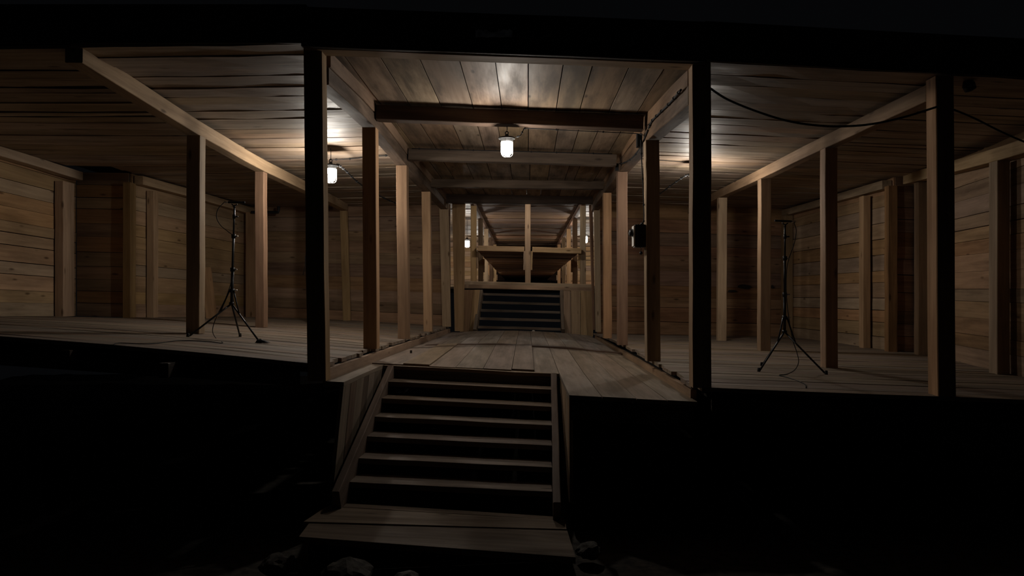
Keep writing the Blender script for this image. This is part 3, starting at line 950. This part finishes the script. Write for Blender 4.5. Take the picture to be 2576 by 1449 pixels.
cable('thin cable along the top of the second cross beam', [at(1036, 373.5, 10.26), at(1150, 377, 10.26), at(1275, 380, 10.26), at(1400, 383.5, 10.26), at(1540, 387, 10.26)], 0.006, 7, 0.012)
cable('cable dropping down the post to the switch box', [at(1612, 352, 8.02), at(1615, 420, 8.06), at(1618, 480, 8.08), at(1620, 545, 8.10), at(1618, 562, 8.12)], 0.006, 4, 0.011)
cable('short cable between the bright lamp and the corridor beam on the ceiling', [ceilL.at(-2.80, 10.55, -0.03), ceilL.at(-2.5, 10.5, -0.03), ceilL.at(-2.1, 10.35, -0.03), ceilL.at(-1.82, 10.3, -0.03)], 0.007, 4, 0.014)
cable('twisted cable running from the bright lamp towards the back wall', [at(848, 413, 9.9), at(868, 428, 10.3), at(905, 462, 11.6), at(960, 495, 13.0), at(1000, 513, 14.0)], 0.011, 12, 0.020)
cable('twisted cable below the hidden lamp behind the front post', [at(1757, 432, 10.33), at(1725, 442, 10.5), at(1690, 465, 11.4), at(1660, 487, 12.4), at(1630, 500, 13.5)], 0.010, 10, 0.018)
cable('short cable on the ceiling by the hidden lamp', [ceilR.at(1.6, 10.2, -0.012), ceilR.at(2.0, 10.3, -0.012), ceilR.at(2.6, 10.4, -0.012)], 0.006, 2, 0.012)
cable('long black cable sagging between the two black front posts',
      [at(1786, 222, 6.12), at(1830, 250, 6.1), at(1900, 279, 6.05), at(1980, 304, 6.03), at(2060, 316, 6.02), at(2130, 317.5, 6.02), at(2200, 311, 6.03), at(2280, 293, 6.03), at(2356, 269, 6.05)], 0.009)
cable('black cable running out from the far front post to the open side',
      [at(2400, 276, 6.06), at(2450, 297, 6.1), at(2520, 332, 6.2), at(2590, 362, 6.3), at(2680, 395, 6.4)], 0.008)

# ------------------------------------------------------------------ switch box on the post
pb = at(1616, 594, 8.12)
box = empty('switch_box', (1.33, 8.13, pb.z - 0.125), 'black switch box with a round knob on the corridor post', 'switch box')
bx1 = 1.316
aabox('body', bx1 - 0.125, bx1, 8.06, 8.20, pb.z - 0.122, pb.z + 0.122, IRON, box)
for k in range(3):
    aabox('rib', bx1 - 0.10 + 0.03 * k, bx1 - 0.088 + 0.03 * k, 8.054, 8.206, pb.z - 0.126, pb.z + 0.126, IRON, box)
plate = aabox('front_plate', bx1 - 0.141, bx1 - 0.126, 8.062, 8.198, pb.z - 0.11, pb.z + 0.11, PALE, box)
lathe('knob', [(0.042, 0), (0.042, 0.03), (0.034, 0.042), (0.02, 0.046)], V((bx1 - 0.141, 8.11, pb.z + 0.035)), IRON, plate, 16, axis=(-1, 0, 0))
lathe('cable_gland', [(0.016, 0), (0.016, 0.02), (0.009, 0.03)], V((bx1 - 0.04, 8.13, pb.z + 0.122)), IRON, box, 10)
pend = tube('pull_cord', [V((bx1 - 0.05, 8.13, pb.z - 0.12)), V((bx1 - 0.05, 8.13, pb.z - 0.17))], 0.003, IRON, box, n=5)
lathe('pull_ball', [(0.003, -0.02), (0.014, -0.015), (0.02, 0), (0.014, 0.015), (0.003, 0.02)], V((bx1 - 0.05, 8.13, pb.z - 0.185)), IRON, pend, 12)

jb = empty('junction_box', at(1606, 372, 8.3), 'small black junction box on the corridor beam where the lamp cable ends', 'junction box', 'junction boxes')
q = at(1606, 353, 8.3)
aabox('body', 1.245, 1.305, 8.29, 8.36, q.z - 0.075, q.z + 0.075, IRON, jb)
aabox('lid', 1.250, 1.300, 8.278, 8.29, q.z - 0.068, q.z + 0.068, BLACK, jb)
jb = empty('junction_box', at(1552, 430, 10.42), 'tiny black junction box at the end of the second cross beam', 'junction box', 'junction boxes')
q = at(1552, 420, 10.42)
aabox('body', q.x - 0.02, q.x + 0.025, 10.42, 10.47, q.z - 0.05, q.z + 0.05, IRON, jb)
aabox('lid', q.x - 0.016, q.x + 0.021, 10.412, 10.42, q.z - 0.045, q.z + 0.045, BLACK, jb)

# ------------------------------------------------------------------ microphone stands
G14 = 'microphone stands'


def mic_stand(label, miclabel, cablabel, base, top, feet, sF, cab, mic_dir, scale=1.0):
    base, top = V(base), V(top)
    e = empty('microphone_stand', base, label, 'stand', G14)
    L = (top - base).length
    up = (top - base).normalized()
    P = lambda f: base + up * (L * f)
    hub_lo, hub_hi = P(0.26), P(0.355)
    tube('lower_tube', [P(0.255), P(0.51)], 0.0155, IRON, e, n=10)
    tube('middle_tube', [P(0.51), P(0.755)], 0.0125, IRON, e, n=10)
    tube('upper_tube', [P(0.755), P(0.965)], 0.0095, IRON, e, n=10)
    for f, r in ((0.51, 0.024), (0.755, 0.022), (0.90, 0.016)):
        clu = lathe('clutch', [(r * .8, -0.022), (r, -0.018), (r, 0.018), (r * .8, 0.022)], P(f), IRON, e, 12)
        d = V((1, -0.2, 0)).normalized()
        tube('clutch_knob', [P(f) + d * r * 0.8, P(f) + d * (r + 0.028)], 0.008, CHROME if f < .8 else IRON, clu, n=8)
    hub = lathe('hub', [(0.022, -0.02), (0.028, -0.015), (0.028, 0.015), (0.022, 0.02)], hub_hi, IRON, e, 12)
    lathe('lower_hub', [(0.020, -0.012), (0.026, -0.008), (0.026, 0.012), (0.02, 0.016)], hub_lo, IRON, e, 12)
    tube('hub_knob', [hub_hi, hub_hi + V((0.06, -0.01, 0.004))], 0.008, CHROME, hub, n=8)
    for ft in feet:
        ft = V(ft)
        knee = hub_lo.lerp(ft, 0.20)
        lg = tube('leg', [hub_lo + (ft - hub_lo).normalized() * 0.015, ft + (hub_lo - ft).normalized() * 0.02], 0.0095, IRON, e, n=8)
        tube('brace', [hub_hi + (V((ft.x, ft.y, hub_hi.z)) - hub_hi).normalized() * 0.025, hub_lo.lerp(ft, 0.27)], 0.008, IRON, lg, n=6)
        lathe('rubber_foot', [(0.014, 0.0), (0.016, 0.006), (0.014, 0.035), (0.010, 0.04)], ft, BLACK, lg, 10)
    # small yoke that carries the microphone
    md = V(mic_dir).normalized()
    tp = P(0.965)
    tube('clip_stem', [tp, P(0.985)], 0.012, IRON, e, n=8)
    tube('clip_yoke', [P(0.985) - md * 0.03 + up * 0.012, P(0.975), P(0.985) + md * 0.03 + up * 0.012], 0.007, IRON, e, n=6)
    # microphone
    c = P(0.985) + up * 0.030
    m = empty('microphone', c - V((0, 0, 0.012)), miclabel, 'microphone', 'microphones on the stands')
    tube('body', [c - md * 0.07, c + md * 0.095], 0.0115, IRON, m, n=10)
    tube('grille', [c + md * 0.0955, c + md * 0.115], 0.0105, BLACK, m, n=10)
    tube('plug', [c - md * 0.071, c - md * 0.115], 0.0105, CHROME, m, n=10)
    # cable
    q = c - md * 0.117
    pts = [q] + [V(p) for p in cab]
    sp = smooth_path(pts, 6)
    o = tube('microphone_cable', sp, 0.0042, BLACK, None, n=6)
    tag(o, cablabel, 'cable', 'microphone cables')


YB = 8.0
def fpt(px, py, sF, Y0=8.0):
    """point of a floor seen at a pixel"""
    Y = Y0
    for _ in range(30):
        p = at(px, py, Y)
        zf = sF.z(p.x, p.y)
        Y = Y * 0.5 + 0.5 * (H - zf) * F / (py - CY)
    p = at(px, py, Y); p.z = sF.z(p.x, p.y)
    return p


fA = [fpt(498, 867, floorL), fpt(571, 859, floorL), fpt(674, 868, floorL)]
# pull the feet to a true tripod about the pole
def tripod(cx, cy, r, angs, sF):
    return [sF.at(cx + r * math.cos(a), cy + r * math.sin(a)) for a in angs]


xA, yA = (580 - CX) * 7.75 / F, 7.75
feetA = tripod(xA, yA, 0.41, (math.radians(212), math.radians(335), math.radians(98)), floorL)
baseA = floorL.at(xA, yA)
topA = at(590, 511, 7.75)
mic_stand('tripod microphone stand before the pale leaning boards', 'slim microphone on the stand before the leaning boards', 'thin cable looping from the microphone to the stage floor near its open edge',
          baseA, topA, feetA, floorL,
          [at(548, 527, 7.75), at(545, 548, 7.75), at(556, 568, 7.75), at(574, 583, 7.74), at(585, 598, 7.73), at(586, 660, 7.73), at(585, 695, 7.73), at(570, 745, 7.72),
           at(548, 790, 7.74), at(538, 815, 7.76), at(535, 835, 7.74), at(545, 853, 7.66), fpt(560, 864, floorL) + V((0, 0, .004)), fpt(520, 860, floorL) + V((0, 0, .004)), fpt(450, 858, floorL) + V((0, 0, .004)), fpt(380, 866, floorL) + V((0, 0, .004)), fpt(300, 864, floorL) + V((0, 0, .004)), fpt(286, 870, floorL) + V((0, 0, .004))],
          (1, -0.15, -0.03))
xB, yB = (1973 - CX) * 7.6 / F, 7.6
feetB = tripod(xB, yB, 0.41, (math.radians(215), math.radians(325), math.radians(105)), floorR)
baseB = floorR.at(xB, yB)
topB = at(1975, 558, 7.6)
mic_stand('dim tripod microphone stand before the knotty back wall', 'slim microphone on the dim stand, plug shining', 'thin cable hanging from the dim stand to the stage floor',
          baseB, topB, feetB, floorR,
          [at(1998, 562, 7.6), at(2003, 580, 7.6), at(1998, 612, 7.6), at(1985, 650, 7.59), at(1979, 680, 7.57), at(1978, 735, 7.57), at(1983, 790, 7.57), at(1993, 850, 7.58), at(2004, 885, 7.55),
           at(2009, 910, 7.5), fpt(2000, 932, floorR) + V((0, 0, .01)), fpt(1980, 942, floorR) + V((0, 0, .004)), fpt(1960, 945, floorR) + V((0, 0, .004)), fpt(1985, 952, floorR) + V((0, 0, .004)), fpt(2022, 966, floorR) + V((0, 0, .004)), fpt(2028, 977, floorR) + V((0, 0, .004))],
          (-1, -0.2, 0.02))
# wedge under one foot of the stand
p = feetA[1]
o = box8('floor_wedge', [p + V((-.02, -.09, 0.003)), p + V((.12, -.09, 0.003)), p + V((.12, -.03, 0.003)), p + V((-.02, -.03, 0.003)),
                         p + V((0.0, -.085, .035)), p + V((.04, -.085, .035)), p + V((.04, -.04, .035)), p + V((0.0, -.04, .035))], BLACK)
tag(o, 'small black wedge on the stage floor by the stand foot', 'wedge')

# ------------------------------------------------------------------ loose things
G15 = 'loose boards leaning at the wall'
for (b, t, Yb, Yt, wd, lab) in ((532, 519, 12.9, 13.3, 0.20, 'pale board leaning against the far plank wall'), (521, 514, 12.95, 13.2, 0.05, 'narrow dark board leaning behind the pale leaning board')):
    pb_ = V(((b - CX) * Yb / F, Yb, 0)); pb_.z = floorL.z(pb_.x, Yb)
    pt_ = at(t, 672 if wd > .1 else 735, Yt)
    d = V((wd / 2, 0, 0))
    o = plank('leaning_board', pb_ - d, pt_ - d * 0.8, pb_ + d, pt_ + d * 0.8, 0.03, V((0.2, -1, 0.1)), POST if wd > .1 else OLD, seg=4)
    tag(o, lab, 'board', G15)
o = tube('wall_bracket', [at(632, 534, 15.3), at(700, 534, 15.3), at(701, 527, 15.3), at(701, 519, 15.3)], 0.03, IRON, None, n=8, smooth=False)
tag(o, 'black bent bracket bar high in the back corner', 'bracket')
o = tube('hanging_strap', [at(776, 632, 12.84), at(768, 645, 12.83), at(768, 668, 12.83), at(762, 692, 12.83)], 0.007, BLACK, None, n=6)
tag(o, 'dark strap hanging half hidden behind the front post with the lamp', 'strap')
q = cpt(-1.22, 7.9, 0.022)
q = cpt((1033 - CX) * 10.2 / F, 10.2, 0.01)
q = fpt(1034, 893, floorC)
q = cpt(q.x, q.y, 0.02)
o = lathe('floor_peg', [(0.012, 0), (0.014, 0.004), (0.014, 0.03), (0.010, 0.036)], q, OLD, None, 10)
tag(o, 'small dark peg standing on the corridor floor', 'peg')
q = cpt((1342 - CX) * 15.8 / F, 15.8, 0.006)
o = lathe('paper_scrap', [(0.030, 0), (0.036, 0.008), (0.022, 0.022), (0.006, 0.026)], q, PALE, None, 7, smooth=False)
tag(o, 'tiny pale scrap at the foot of the far stairs', 'scrap')
# dark fitting hanging under the roof edge
q = at(2443, 200, 6.2)
hf = empty('hanging_fitting', (q.x, q.y, q.z - 0.1), 'small black fitting hanging under the roof edge past the far front post', 'fitting')
lathe('shell', [(0.02, 0.0), (0.045, 0.01), (0.05, 0.06), (0.03, 0.10), (0.012, 0.11)], V((q.x, q.y, q.z - 0.1)), IRON, hf, 14, axis=(-0.4, 0, 1))
tube('stem', [V((q.x - .05, q.y, q.z)), V((q.x - .08, q.y, q.z + 0.10))], 0.008, IRON, hf)
# thin ragged sheet over the lintel, pale mottled colour
import mathutils
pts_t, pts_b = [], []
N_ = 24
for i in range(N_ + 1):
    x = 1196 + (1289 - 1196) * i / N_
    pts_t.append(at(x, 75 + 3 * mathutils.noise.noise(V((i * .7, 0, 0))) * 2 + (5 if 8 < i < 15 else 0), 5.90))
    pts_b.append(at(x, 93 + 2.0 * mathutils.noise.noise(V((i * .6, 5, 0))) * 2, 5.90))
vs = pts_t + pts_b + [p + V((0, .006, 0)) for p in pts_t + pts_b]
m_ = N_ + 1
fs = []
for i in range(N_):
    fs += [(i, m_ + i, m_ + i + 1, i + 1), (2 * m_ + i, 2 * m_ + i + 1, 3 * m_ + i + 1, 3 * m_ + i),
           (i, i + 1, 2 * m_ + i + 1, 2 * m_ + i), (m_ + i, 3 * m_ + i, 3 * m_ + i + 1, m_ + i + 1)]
PATCH = plain('pale_mottled', (0.75, 0.72, 0.66), 0.9, 0, 0.6)
o = mesh_obj('pale_patch', vs, fs, PATCH, None, Matrix.Translation(at(1242, 84, 5.9)))
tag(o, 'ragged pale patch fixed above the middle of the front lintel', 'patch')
o = timber('fascia_board', V((-1.80, 5.965, H + 2.17)), V((1.45, 5.935, H + 2.035)), 0.05, 0.32, OLD, seg=6)
tag(o, 'black fascia board above the front lintel, behind the pale patch', 'board', G9)

# dark resin stains on the planks of the back wall behind the dim stand
wb = bpy.data.objects['wall_back_right']
for (cx_, cy_, rx, ry, sd) in ((1873, 722, 17, 7, 1), (1842, 733, 11, 4, 2), (1943, 722, 4, 5, 3), (1928, 650, 3, 3, 4)):
    ring = []
    for i in range(14):
        a = 2 * math.pi * i / 14
        f = 1 + 0.35 * mathutils.noise.noise(V((math.cos(a) * 1.3, math.sin(a) * 1.3, sd * 3.7)))
        ring.append(at(cx_ + rx * f * math.cos(a), cy_ + ry * f * math.sin(a) * (1 if math.sin(a) < 0 else 0.7), 15.79))
    vs = [p for p in ring] + [p + V((0, 0.012, 0)) for p in ring]
    fs = [tuple(range(14))] + [(i, (i + 1) % 14, 14 + (i + 1) % 14, 14 + i) for i in range(14)] + [tuple(14 + i for i in reversed(range(14)))]
    mesh_obj('resin_stain', vs, fs, plain('resin', (0.012, 0.008, 0.006), 0.6), wb)
